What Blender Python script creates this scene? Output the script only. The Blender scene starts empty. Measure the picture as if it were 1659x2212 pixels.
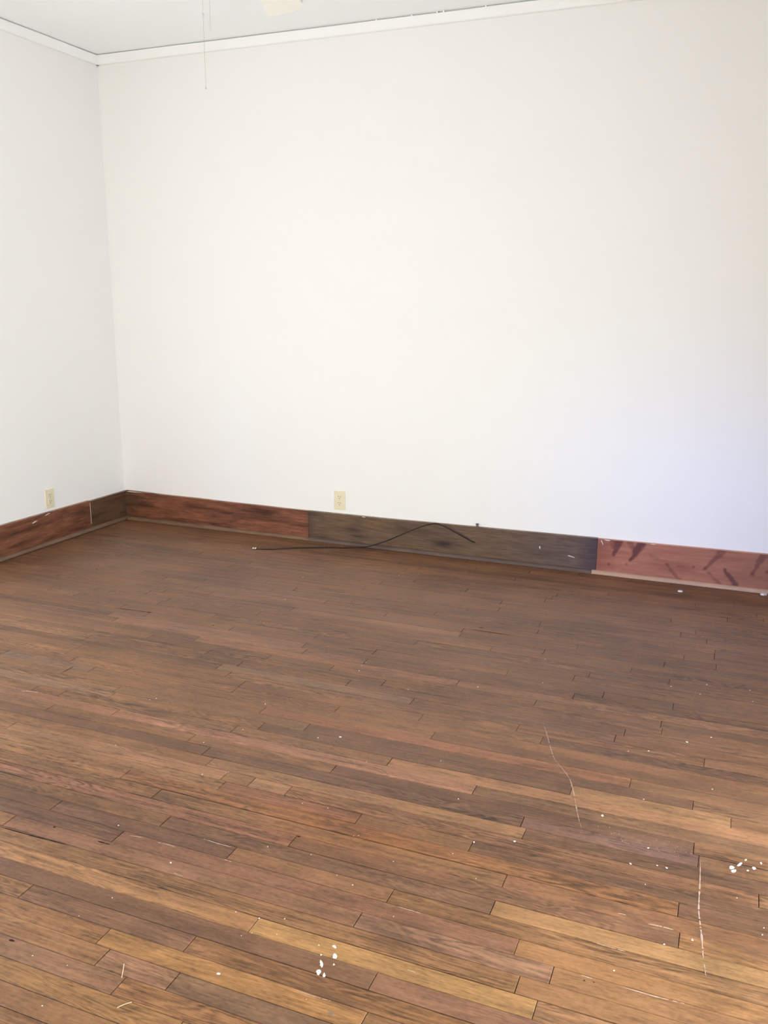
import bpy, bmesh, math, random
from mathutils import Vector, Matrix, noise
random.seed(7)
SC = bpy.context.scene
COL = SC.collection

# ------------------------------------------------------------------ camera, light, exposure
CAM = Vector((3.8513, -4.7254, 1.4294))
YAW, PITCH, ROLL, FPX = -0.3896, -0.2322, 0.0051, 1889.6
fw = Vector((math.sin(YAW)*math.cos(PITCH), math.cos(YAW)*math.cos(PITCH), math.sin(PITCH)))
rt0 = Vector((math.cos(YAW), -math.sin(YAW), 0.0)); up0 = rt0.cross(fw)
rt = rt0*math.cos(ROLL) + up0*math.sin(ROLL)
up = up0*math.cos(ROLL) - rt0*math.sin(ROLL)
cam_data = bpy.data.cameras.new('camera'); cam = bpy.data.objects.new('camera', cam_data); COL.objects.link(cam)
cam_data.sensor_fit = 'HORIZONTAL'; cam_data.sensor_width = 36.0; cam_data.lens = 36.0*FPX/1659.0
cam_data.clip_start = 0.02
M4 = Matrix((rt, up, -fw)).transposed().to_4x4(); M4.translation = CAM
cam.matrix_world = M4
SC.camera = cam

RX, FY, CZ = 4.66, -5.15, 2.905          # room: x 0..RX, y FY..0, ceiling height

world = bpy.data.worlds.new('daylight'); SC.world = world; world.use_nodes = True
wn = world.node_tree; wb = wn.nodes['Background']
wb.inputs[0].default_value = (1.0, 0.998, 0.985, 1); wb.inputs[1].default_value = 4.8

def area(name, loc, rot, sx, sy, power, color):
    d = bpy.data.lights.new(name, 'AREA'); d.shape = 'RECTANGLE'; d.size = sx; d.size_y = sy
    d.energy = power; d.color = color
    o = bpy.data.objects.new(name, d); COL.objects.link(o); o.location = loc; o.rotation_euler = rot
    return o
# added lamps outside unseen windows, both placed and sized for the light: (wall, from, to, sill, head, power, colour, upward tilt in degrees)
LIGHTS = [
    ('front', 0.45, 1.65, 0.20, 1.70, 42.0, (1.0, 0.94, 0.85), 0),
    ('left', -3.00, -1.90, 0.20, 1.70, 22.0, (0.68, 0.92, 1.0), 18),
    ('right', -4.80, -3.75, 0.20, 1.70, 0.0, (1.0, 1.0, 1.0), 0),
    ('right', -3.40, -2.30, 0.10, 1.00, 102.0, (0.76, 0.90, 1.0), 6),
]
BLUE_FILL = 13.0                                # added blue lamp outside the front window, tints the back wall's right end
WINDOWS = [l[:5] for l in LIGHTS]
for side, a, b, z0, z1, pw, col, tilt in LIGHTS:
    if pw <= 0: continue
    R90 = math.radians(90+tilt); u, zc = (a+b)/2, (z0+z1)/2
    if side == 'front': area('window_daylight', (u, FY-0.30, zc), (R90, 0, 0), b-a, z1-z0, pw, col)
    elif side == 'right': area('window_daylight', (RX+0.30, u, zc), (R90, 0, math.radians(90)), b-a, z1-z0, pw, col)
    else: area('window_daylight', (-0.30, u, zc), (R90, 0, math.radians(-90)), b-a, z1-z0, pw, col)

blue_fill_src = Vector((-2.2, FY-6.0, 2.2)); blue_fill_dir = (Vector((1.05, FY, 0.95))-blue_fill_src)
o = area('blue_fill_lamp', blue_fill_src, (0, 0, 0), 2.4, 1.2, BLUE_FILL, (0.0, 0.22, 1.0))
o.data.spread = math.radians(22)
o.rotation_euler = blue_fill_dir.to_track_quat('-Z', 'Y').to_euler()

SC.view_settings.view_transform = 'Standard'; SC.view_settings.look = 'None'
SC.view_settings.gamma = 1.0; SC.view_settings.use_curve_mapping = False
SC.view_settings.exposure = 0.0
SC.cycles.max_bounces = 7; SC.cycles.diffuse_bounces = 6; SC.cycles.glossy_bounces = 2
SC.cycles.use_denoising = True

# ------------------------------------------------------------------ data measured in the room (metres)
JOINTS = [(5, 3.11), (2, 3.22), (0, 3.244), (1, 2.787), (-1, 2.82), (-1, 2.631), (-3, 2.905), (8, 3.396), (3, 3.563), (6, 3.483), (14, 3.394), (10, 3.397), (12, 3.274), (9, 2.817), (7, 2.692), (12, 2.94), (13, 2.684), (13, 2.46), (20, 2.548), (23, 2.585), (23, 2.155), (13, 2.556), (18, 2.901), (17, 3.201), (25, 3.225), (26, 2.813), (19, 3.473), (28, 2.654), (21, 3.633), (17, 1.863), (11, 2.169), (18, 1.447), (20, 1.739), (18, 1.573), (21, 1.439), (22, 1.072), (33, 1.331), (27, 1.274), (25, 1.317), (39, 1.926), (37, 1.808), (29, 2.116), (31, 2.225), (31, 2.504), (29, 2.405), (25, 2.056), (30, 1.722), (24, 2.153), (34, 2.194), (47, 2.116), (30, 2.919), (38, 3.161), (33, 3.073), (41, 3.715), (47, 3.743), (37, 3.528), (45, 3.795), (43, 3.832), (40, 3.843), (35, 3.38), (32, 3.459), (36, 3.679), (39, 3.645), (32, 3.712)]
HINTS = [(13, 1.951, (160, 118, 85)), (13, 2.321, (165, 120, 82)), (13, 2.651, (170, 128, 90)), (17, 1.962, (160, 115, 88)), (17, 1.796, (150, 105, 80)), (13, 1.734, (150, 112, 85)), (18, 2.996, (165, 120, 85)), (17, 3.157, (150, 108, 75)), (16, 3.117, (160, 120, 85)), (21, 3.548, (150, 100, 72)), (19, 3.603, (140, 100, 72)), (22, 3.245, (145, 100, 75)), (14, 3.277, (150, 112, 78)), (3, 2.413, (165, 122, 80)), (9, 2.744, (155, 112, 78)), (9, 2.632, (145, 100, 75)), (8, 3.464, (165, 124, 80)), (3, 3.086, (172, 130, 82)), (3, 3.355, (180, 138, 85)), (3, 3.512, (185, 145, 90)), (0, 3.013, (170, 125, 75)), (-3, 2.749, (160, 120, 75)), (0, 3.139, (170, 125, 75)), (3, 2.766, (150, 108, 72)), (-2, 2.507, (140, 105, 78)), (2, 2.33, (112, 88, 66)), (1, 2.497, (112, 85, 65)), (-1, 2.899, (126, 98, 74)), (-1, 2.718, (150, 112, 85)), (15, 2.658, (105, 78, 62)), (15, 2.425, (112, 80, 65)), (19, 2.885, (105, 78, 62)), (20, 2.761, (108, 80, 65)), (24, 3.811, (100, 72, 60)), (24, 3.672, (108, 80, 65)), (15, 1.664, (105, 78, 66)), (7, 2.62, (110, 82, 72)), (6, 2.122, (105, 80, 66)), (16, 3.321, (105, 78, 64)), (16, 3.188, (110, 82, 68)), (13, 3.102, (130, 92, 65)), (11, 2.94, (140, 95, 60)), (12, 2.67, (135, 92, 68)), (12, 2.819, (138, 92, 66)), (7, 2.778, (140, 100, 68)), (6, 2.904, (135, 95, 72)), (5, 3.009, (145, 105, 78)), (6, 3.179, (140, 105, 75)), (8, 3.197, (112, 90, 70)), (6, 3.349, (150, 110, 75)), (5, 3.313, (140, 105, 82)), (6, 3.576, (145, 108, 78)), (2, 3.276, (140, 100, 75)), (2, 3.376, (135, 98, 75)), (3, 3.65, (150, 110, 75)), (9, 3.754, (125, 90, 65)), (12, 3.85, (105, 78, 58)), (14, 3.955, (105, 75, 58)), (11, 3.957, (118, 85, 62)), (12, 3.626, (125, 85, 62)), (10, 3.694, (140, 98, 68)), (7, 3.719, (150, 110, 70)), (7, 3.867, (130, 95, 62)), (6, 3.961, (150, 108, 68)), (19, 3.762, (165, 125, 85)), (22, 3.818, (115, 82, 62)), (14, 3.67, (130, 95, 72)), (15, 3.534, (120, 88, 75)), (31, 1.363, (150, 112, 85)), (22, 1.51, (128, 98, 78)), (19, 1.42, (140, 108, 85)), (32, 2.05, (140, 100, 82)), (31, 1.9, (148, 108, 85)), (31, 2.307, (138, 98, 78)), (26, 2.164, (140, 108, 85)), (39, 2.669, (150, 110, 85)), (30, 2.682, (150, 105, 80)), (38, 3.014, (120, 88, 72)), (32, 3.453, (110, 82, 70)), (36, 3.601, (108, 80, 70)), (30, 3.13, (148, 108, 82)), (56, 2.354, (120, 72, 45)), (56, 3.252, (95, 65, 48))]
SPECKS = [(3.66, -2.492, 0.0028), (3.626, -2.473, 0.0028), (3.793, -2.472, 0.0045), (3.677, -2.426, 0.0029), (3.663, -2.444, 0.0029), (3.8, -2.513, 0.0028), (3.579, -2.458, 0.0046), (3.651, -2.504, 0.0045), (3.817, -2.489, 0.0028), (3.789, -2.499, 0.0045), (3.648, -2.493, 0.0028), (3.802, -2.493, 0.0028), (3.701, -2.457, 0.0028), (3.851, -2.521, 0.0028), (3.742, -2.5, 0.0036), (3.774, -2.527, 0.0028), (3.619, -2.481, 0.0045), (3.749, -2.513, 0.0028), (3.675, -2.479, 0.0023), (3.843, -2.471, 0.0028), (3.585, -2.552, 0.0036), (3.824, -2.455, 0.0023), (3.67, -2.508, 0.0028), (3.639, -2.474, 0.0045), (3.592, -2.476, 0.0028), (3.828, -2.49, 0.0028), (3.697, -2.493, 0.0022), (3.738, -2.463, 0.0045), (3.578, -2.483, 0.0023), (3.583, -2.48, 0.0037), (3.76, -2.506, 0.0036), (3.709, -2.484, 0.0028), (3.745, -2.502, 0.0028), (3.591, -2.498, 0.0028), (3.776, -2.507, 0.0028), (3.61, -2.451, 0.0046), (3.706, -2.451, 0.0023), (3.724, -2.493, 0.0045), (3.831, -2.478, 0.0037), (3.771, -2.459, 0.0045), (3.641, -2.425, 0.0029), (3.831, -2.49, 0.0028), (3.832, -2.49, 0.0045), (3.638, -2.459, 0.0023), (3.803, -2.468, 0.0037), (3.789, -2.478, 0.0023), (3.277, -2.666, 0.0082), (3.379, -2.62, 0.0096), (3.046, -2.961, 0.0051), (2.993, -2.941, 0.0039), (2.974, -2.763, 0.0041), (2.962, -2.768, 0.0041), (2.685, -2.266, 0.0098), (2.618, -2.301, 0.0065), (2.324, -2.145, 0.007), (2.353, -2.349, 0.005), (2.28, -2.479, 0.0049), (2.392, -2.655, 0.0062), (2.46, -2.611, 0.0046), (2.022, -2.609, 0.005), (1.927, -2.263, 0.0073), (1.912, -2.282, 0.0054), (2.756, -2.679, 0.0043), (2.836, -2.672, 0.0043), (2.834, -2.384, 0.0046), (3.172, -2.477, 0.0058), (3.052, -2.286, 0.0047), (1.825, -1.081, 0.007), (3.869, -2.125, 0.0063), (3.777, -1.843, 0.0102), (3.851, -1.776, 0.0069), (3.69, -1.4, 0.0077), (3.817, -1.327, 0.0078), (3.972, -1.316, 0.0059), (3.797, -1.431, 0.0057), (3.982, -1.421, 0.0057), (3.602, -1.985, 0.0049), (3.664, -1.956, 0.0066), (3.581, -2.399, 0.0116), (3.682, -2.265, 0.006), (3.002, -1.697, 0.0073), (2.764, -1.825, 0.0054), (3.225, -1.56, 0.0056), (3.183, -1.324, 0.006), (2.568, -3.063, 0.0081), (2.331, -2.979, 0.0058), (2.519, -3.236, 0.0052), (2.489, -3.32, 0.0038), (2.489, -3.32, 0.0038), (2.901, -3.211, 0.0036), (2.883, -3.228, 0.0048), (2.957, -3.192, 0.0036), (3.111, -3.341, 0.0034), (2.9, -3.35, 0.0128), (3.7, -3.005, 0.0059), (3.795, -2.876, 0.0074), (3.854, -2.836, 0.0075), (3.721, -2.509, 0.0056), (3.327, -2.815, 0.0039), (3.106, -2.833, 0.0039), (3.24, -2.74, 0.0053), (3.185, -3.03, 0.0037), (2.577, -3.458, 0.0036), (2.61, -3.569, 0.0047), (2.484, -3.465, 0.0037), (4.004, -2.755, 0.0052), (4.008, -2.728, 0.0039), (3.947, -2.637, 0.004), (3.775, -2.58, 0.0068), (3.685, -2.598, 0.0082), (3.751, -2.579, 0.0055), (3.731, -2.671, 0.004), (2.948, -3.138, 0.0049), (2.891, -3.16, 0.0062), (2.828, -3.162, 0.005), (2.767, -2.903, 0.0041), (2.892, -2.889, 0.004), (2.51, -1.648, 0.0058), (2.519, -1.735, 0.0057), (2.509, -1.684, 0.0057), (1.738, -0.721, 0.0075), (2.201, -0.485, 0.0076), (2.291, -0.419, 0.0076)]
SPLAT_A = [[(3.0836, -3.2215), (3.1009, -3.2357), (3.1023, -3.2504), (3.0913, -3.2397)], [(3.0913, -3.2588), (3.098, -3.2503), (3.1062, -3.2582), (3.1049, -3.27), (3.0979, -3.2674)], [(3.1113, -3.2655), (3.1114, -3.2542), (3.1199, -3.2656), (3.1167, -3.2707)], [(3.0911, -3.1763), (3.0956, -3.1703), (3.1054, -3.1784), (3.0993, -3.181)], [(3.1068, -3.2059), (3.1061, -3.1922), (3.1177, -3.2013), (3.1184, -3.2089), (3.1113, -3.2111)], [(3.1184, -3.2283), (3.119, -3.2235), (3.1237, -3.2261), (3.1222, -3.2314)], [(3.0779, -3.21), (3.0804, -3.209), (3.0846, -3.2128), (3.0818, -3.2148)], [(3.0609, -3.1849), (3.0634, -3.1838), (3.0651, -3.1872), (3.0626, -3.1882)]]
SPLAT_B = [[(3.9251, -2.5067), (3.9365, -2.5019), (3.9396, -2.5139), (3.9284, -2.5229)], [(3.9284, -2.5265), (3.9425, -2.5154), (3.9441, -2.5252), (3.9357, -2.534)], [(3.9436, -2.4962), (3.9548, -2.4764), (3.9583, -2.4793), (3.9536, -2.4947), (3.9465, -2.5004)], [(3.9619, -2.4642), (3.9662, -2.4569), (3.9697, -2.4609), (3.9657, -2.4697)], [(3.9793, -2.4893), (3.9878, -2.4857), (3.992, -2.4919), (3.985, -2.5012)], [(3.9993, -2.4593), (4.0036, -2.4548), (4.007, -2.4642), (4.0035, -2.47)], [(3.968, -2.5083), (3.9736, -2.5049), (3.9737, -2.5102), (3.9689, -2.5132)]]
SCRATCH = [[(3.2973, -1.8886), (3.3277, -1.9688), (3.3705, -2.0895), (3.3928, -2.1388), (3.4258, -2.1847), (3.453, -2.2277), (3.4724, -2.2779), (3.498, -2.3641), (3.5186, -2.4336), (3.5366, -2.4831)], [(3.8545, -2.5077), (3.858, -2.596), (3.8599, -2.6733), (3.8613, -2.7191), (3.8672, -2.77), (3.8742, -2.8263), (3.8803, -2.8879), (3.8887, -2.942)]]
SEAM_PAINT = [[(3.6806, -2.8076), (3.7003, -2.8082)], [(3.7532, -2.8195), (3.7847, -2.8166), (3.8109, -2.8176)], [(3.6445, -2.9324), (3.6834, -2.9339), (3.7144, -2.9337)], [(3.6359, -3.0463), (3.6612, -3.0475)], [(3.724, -3.0457), (3.7532, -3.0463), (3.7886, -3.0469), (3.8613, -3.0426)], [(3.1825, -2.9929), (3.2127, -2.993), (3.2416, -2.9935)], [(2.3906, -3.0061), (2.4289, -2.9993)], [(2.4808, -3.003), (2.5091, -3.0002), (2.5397, -3.0009)], [(1.4252, -2.4109), (1.4414, -2.3996), (1.5015, -2.3918)], [(2.6002, -3.0959), (2.6299, -3.0977)], [(2.5874, -2.9397), (2.6342, -2.943), (2.6781, -2.9427)], [(2.6906, -2.997), (2.7128, -2.9983)], [(3.2775, -3.1785), (3.3049, -3.179)], [(3.0796, -3.3268), (3.1237, -3.3265), (3.161, -3.3247)]]
CRACKS = [[(1.1291, -1.5137), (1.2646, -1.5057), (1.3374, -1.4957)], [(1.4392, -2.1994), (1.4393, -2.1494)], [(2.0294, -3.1127), (2.1289, -3.1115), (2.2608, -3.1069)], [(2.3268, -3.0609), (2.3694, -3.0613)], [(2.8039, -1.1148), (2.976, -1.116)], [(2.375, -1.537), (2.5094, -1.5244)], [(2.2328, -1.3777), (2.2999, -1.374)]]
STREAKS = [((3.2946, 0.1977), (3.2683, 0.1115), 0.026, 0.013, 0.9), ((3.4129, 0.2002), (3.36, 0.0934), 0.0312, 0.013, 0.95), ((3.2503, 0.2007), (3.2788, 0.1388), 0.0208, 0.0156, 0.5), ((3.3532, 0.1937), (3.3707, 0.1492), 0.0208, 0.013, 0.5), ((3.8167, 0.1995), (3.74, 0.09), 0.0234, 0.0078, 0.6), ((4.017, 0.2073), (3.9727, 0.0984), 0.026, 0.0104, 0.65), ((3.5547, 0.0829), (3.6161, 0.0185), 0.0078, 0.0182, 0.55), ((3.8375, 0.0918), (3.8926, 0.0282), 0.0104, 0.0234, 0.85), ((3.7575, 0.0719), (3.8213, 0.0191), 0.0078, 0.0156, 0.45), ((3.4608, 0.1336), (3.4973, 0.1224), 0.0104, 0.0104, 0.25), ((3.5939, 0.0928), (3.6868, 0.0937), 0.0052, 0.0052, 0.3)]
KNOTS = [(3.2469, 0.0591, 0.0104), (3.3396, 0.0702, 0.0078), (3.5492, 0.0926, 0.0117), (3.682, 0.0957, 0.0091), (3.7375, 0.0922, 0.0117), (3.8366, 0.1017, 0.0104), (3.9691, 0.0905, 0.013), (4.0372, 0.1113, 0.013)]
BLOTCH = [(2.2968, 0.0704, 0.0676, 0.0234, 0.7), (2.0403, 0.1393, 0.0572, 0.0182, 0.4), (2.1865, 0.1289, 0.104, 0.013, 0.35), (2.9155, 0.079, 0.091, 0.026, 0.3), (3.1448, 0.0973, 0.052, 0.078, 0.35), (1.5183, 0.0149, 0.065, 0.0312, 0.4), (1.7077, 0.0937, 0.065, 0.0156, 0.5), (1.4565, 0.1713, 0.052, 0.013, 0.3), (1.7693, 0.0564, 0.065, 0.013, 0.4)]
KNOTS_FLOOR = [(1.6965, -1.5306, 0.0087, 1.2), (1.3213, -1.5026, 0.0092, 2.2), (2.1718, -3.0552, 0.0073, 1.6), (2.4036, -3.4459, 0.0076, 3.0), (3.6442, -3.059, 0.0035, 1.5), (3.6646, -3.0562, 0.0035, 1.2), (3.1591, -1.2308, 0.0061, 0.8), (2.8225, -2.8291, 0.0082, 1.5), (2.836, -1.0757, 0.0086, 3), (0.6222, -1.0446, 0.0081, 3)]
CHIPS = [(3.6357, -0.1739), (4.0324, -0.048)]
SPLINTERS = [[(2.7578, -3.5136), (2.7655, -3.5009), (2.7767, -3.4895)], [(2.7123, -3.4418), (2.7009, -3.4229), (2.6902, -3.4063)]]
CORD = [(1.223, -0.3422, 0.004), (1.3094, -0.3159, 0.004), (1.3655, -0.275, 0.004), (1.4705, -0.207, 0.004), (1.5834, -0.1525, 0.004), (1.701, -0.1073, 0.004), (1.8153, -0.055, 0.0091), (1.9232, -0.06, 0.0482), (1.9994, -0.065, 0.0862), (2.0889, -0.07, 0.1335), (2.1607, -0.07, 0.1689), (2.2159, -0.065, 0.19), (2.251, -0.06, 0.1979), (2.2833, -0.055, 0.1945), (2.3369, -0.045, 0.1727), (2.4046, -0.035, 0.1386), (2.4668, -0.026, 0.1071), (2.489, -0.016, 0.1001)]
CORD_TIP = [(1.223, -0.3422, 0.004), (1.2027, -0.351, 0.004)]
STAINS = [(1.226, -0.878, 0.22, 0.09, (0.72, 0.72, 0.8)), (1.062, -0.836, 0.14, 0.05, (1.25, 1.05, 1.0)), (1.395, -0.982, 0.35, 0.1, (0.85, 0.86, 0.92)), (2.093, -3.021, 0.16, 0.06, (0.8, 0.78, 0.8)), (2.928, -2.768, 0.25, 0.1, (1.12, 0.98, 0.8)), (3.903, -2.674, 0.38, 0.14, (0.76, 0.75, 0.74)), (3.65, -2.483, 0.1, 0.05, (1.08, 1.13, 1.2)), (3.768, -2.502, 0.14, 0.05, (1.1, 1.15, 1.25)), (3.908, -2.47, 0.14, 0.05, (0.7, 0.7, 0.75)), (3.905, -2.862, 0.06, 0.07, (0.7, 0.75, 0.72)), (2.807, -3.306, 0.05, 0.03, (1.25, 1.3, 1.4)), (2.682, -3.292, 0.05, 0.04, (0.85, 0.9, 0.95)), (2.605, -3.092, 0.06, 0.05, (1.2, 1.25, 1.35)), (2.959, -2.974, 0.07, 0.04, (1.2, 1.2, 1.25)), (1.701, -2.71, 0.05, 0.04, (1.15, 1.25, 1.3)), (2.445, -2.396, 0.25, 0.05, (0.85, 0.85, 0.88)), (2.252, -2.545, 0.2, 0.06, (0.85, 0.84, 0.86)), (2.658, -2.502, 0.3, 0.04, (0.85, 0.85, 0.86)), (3.317, -2.44, 0.25, 0.04, (0.85, 0.84, 0.86)), (2.409, -3.263, 0.12, 0.06, (0.85, 0.86, 0.85)), (3.51, -1.945, 0.4, 0.08, (0.9, 0.9, 0.98)), (3.978, -2.831, 0.12, 0.16, (0.75, 0.75, 0.72)), (1.223, -1.452, 0.3, 0.08, (1.1, 1.08, 1.06)), (3.435, -1.868, 0.25, 0.06, (0.85, 0.85, 0.98)), (2.198, -1.826, 0.5, 0.12, (1.03, 1.03, 1.0)), (2.579, -3.578, 0.12, 0.05, (0.85, 0.83, 0.85))]

# ------------------------------------------------------------------ helpers
def lin(c):
    return tuple(((v/255.0)/12.92 if v <= 10 else (((v/255.0)+0.055)/1.055)**2.4) for v in c)

def link(o, parent=None):
    COL.objects.link(o)
    if parent is not None: o.parent = parent
    return o

def tag(o, label=None, cat=None, group=None, kind=None):
    if label: o['label'] = label
    if cat: o['category'] = cat
    if group: o['group'] = group
    if kind: o['kind'] = kind
    return o

def empty(name, loc=(0, 0, 0)):
    o = bpy.data.objects.new(name, None); o.empty_display_size = 0.05; COL.objects.link(o); o.location = loc
    return o

def mesh_obj(name, bm, mat, parent=None, smooth=False, loc=None):
    me = bpy.data.meshes.new(name); bm.to_mesh(me); bm.free()
    if smooth:
        for p in me.polygons: p.use_smooth = True
    me.materials.append(mat)
    o = bpy.data.objects.new(name, me)
    if loc is not None: o.location = loc
    return link(o, parent)

def add_box(bm, x0, x1, y0, y1, z0, z1):
    v = [bm.verts.new((x, y, z)) for x in (x0, x1) for y in (y0, y1) for z in (z0, z1)]
    for f in ((0, 1, 3, 2), (4, 6, 7, 5), (0, 4, 5, 1), (2, 3, 7, 6), (0, 2, 6, 4), (1, 5, 7, 3)):
        bm.faces.new([v[i] for i in f])

def box(name, x0, x1, y0, y1, z0, z1, mat, parent=None, bevel=0.0):
    bm = bmesh.new(); add_box(bm, x0, x1, y0, y1, z0, z1)
    if bevel: bmesh.ops.bevel(bm, geom=bm.edges[:], offset=bevel, segments=2, affect='EDGES', profile=0.5)
    bmesh.ops.recalc_face_normals(bm, faces=bm.faces[:])
    return mesh_obj(name, bm, mat, parent)

def lathe(bm, prof, seg=24, cx=0.0, cy=0.0):
    rings = []
    for r, z in prof:
        rings.append([bm.verts.new((cx+r*math.cos(2*math.pi*k/seg), cy+r*math.sin(2*math.pi*k/seg), z)) for k in range(seg)])
    for a, b in zip(rings, rings[1:]):
        for k in range(seg):
            bm.faces.new((a[k], a[(k+1) % seg], b[(k+1) % seg], b[k]))
    bm.faces.new(rings[0][::-1]); bm.faces.new(rings[-1])

def tube(bm, pts, rad, seg=8):
    pts = [Vector(p) for p in pts]; n = len(pts); rings = []
    ref = Vector((0, 0, 1))
    for i, p in enumerate(pts):
        t = (pts[min(i+1, n-1)] - pts[max(i-1, 0)]).normalized()
        if abs(t.dot(ref)) > 0.95: a = t.cross(Vector((1, 0, 0))).normalized()
        else: a = t.cross(ref).normalized()
        b = t.cross(a).normalized()
        r = rad[i] if isinstance(rad, (list, tuple)) else rad
        rings.append([bm.verts.new(p + (a*math.cos(2*math.pi*k/seg) + b*math.sin(2*math.pi*k/seg))*r) for k in range(seg)])
    for a, b in zip(rings, rings[1:]):
        for k in range(seg):
            bm.faces.new((a[k], a[(k+1) % seg], b[(k+1) % seg], b[k]))
    bm.faces.new(rings[0][::-1]); bm.faces.new(rings[-1])
    bmesh.ops.recalc_face_normals(bm, faces=bm.faces[:])

def catmull(pts, k=8):
    pts = [Vector(p) for p in pts]; out = []
    for i in range(len(pts)-1):
        p0, p1, p2, p3 = pts[max(i-1, 0)], pts[i], pts[i+1], pts[min(i+2, len(pts)-1)]
        for j in range(k):
            t = j/k
            out.append(0.5*((2*p1) + (p2-p0)*t + (2*p0-5*p1+4*p2-p3)*t*t + (3*p1-p0-3*p2+p3)*t**3))
    out.append(pts[-1]); return out

# ------------------------------------------------------------------ materials
def new_mat(name):
    m = bpy.data.materials.new(name); m.use_nodes = True
    nt = m.node_tree; return m, nt, nt.nodes['Principled BSDF']

def plain(name, color, rough=0.5, metal=0.0, spec=0.5, bump=None):
    m, nt, b = new_mat(name)
    b.inputs['Base Color'].default_value = (*color, 1); b.inputs['Roughness'].default_value = rough
    b.inputs['Metallic'].default_value = metal; b.inputs['Specular IOR Level'].default_value = spec
    if bump:
        sc, st, dist = bump
        n = nt.nodes.new('ShaderNodeTexNoise'); n.inputs['Scale'].default_value = sc; n.inputs['Detail'].default_value = 4
        g = nt.nodes.new('ShaderNodeNewGeometry'); nt.links.new(g.outputs['Position'], n.inputs['Vector'])
        u = nt.nodes.new('ShaderNodeBump'); u.inputs['Strength'].default_value = st; u.inputs['Distance'].default_value = dist
        nt.links.new(n.outputs['Fac'], u.inputs['Height']); nt.links.new(u.outputs['Normal'], b.inputs['Normal'])
    return m

def N(nt, t, **kw):
    n = nt.nodes.new(t)
    for k, v in kw.items():
        if hasattr(n, k): setattr(n, k, v)
    return n

def math_node(nt, op, a, b=None, clamp=False):
    n = nt.nodes.new('ShaderNodeMath'); n.operation = op; n.use_clamp = clamp
    for i, v in enumerate((a, b)):
        if v is None: continue
        if isinstance(v, (int, float)): n.inputs[i].default_value = v
        else: nt.links.new(v, n.inputs[i])
    return n.outputs[0]

def scaled_noise(nt, vec, scale, detail, s=1.0, rough=0.55, dist=0.0):
    mp = nt.nodes.new('ShaderNodeMapping'); mp.inputs['Scale'].default_value = scale; nt.links.new(vec, mp.inputs['Vector'])
    n = nt.nodes.new('ShaderNodeTexNoise'); n.inputs['Scale'].default_value = s; n.inputs['Detail'].default_value = detail
    n.inputs['Roughness'].default_value = rough; n.inputs['Distortion'].default_value = dist
    nt.links.new(mp.outputs[0], n.inputs['Vector'])
    return n.outputs['Fac']

def remap(nt, v, a, b, c, d, smooth=False):
    n = nt.nodes.new('ShaderNodeMapRange'); n.interpolation_type = 'SMOOTHSTEP' if smooth else 'LINEAR'
    n.inputs[1].default_value = a; n.inputs[2].default_value = b; n.inputs[3].default_value = c; n.inputs[4].default_value = d
    nt.links.new(v, n.inputs[0]); return n.outputs[0]

def mul_color(nt, col, fac):
    m = nt.nodes.new('ShaderNodeVectorMath'); m.operation = 'SCALE'
    nt.links.new(col, m.inputs[0])
    if isinstance(fac, (int, float)): m.inputs['Scale'].default_value = fac
    else: nt.links.new(fac, m.inputs['Scale'])
    return m.outputs[0]

def mix_color(nt, fac, a, b):
    m = nt.nodes.new('ShaderNodeMix'); m.data_type = 'RGBA'
    nt.links.new(fac, m.inputs[0])
    for i, v in ((6, a), (7, b)):
        if isinstance(v, tuple): m.inputs[i].default_value = (*v, 1)
        else: nt.links.new(v, m.inputs[i])
    return m.outputs[2]

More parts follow.
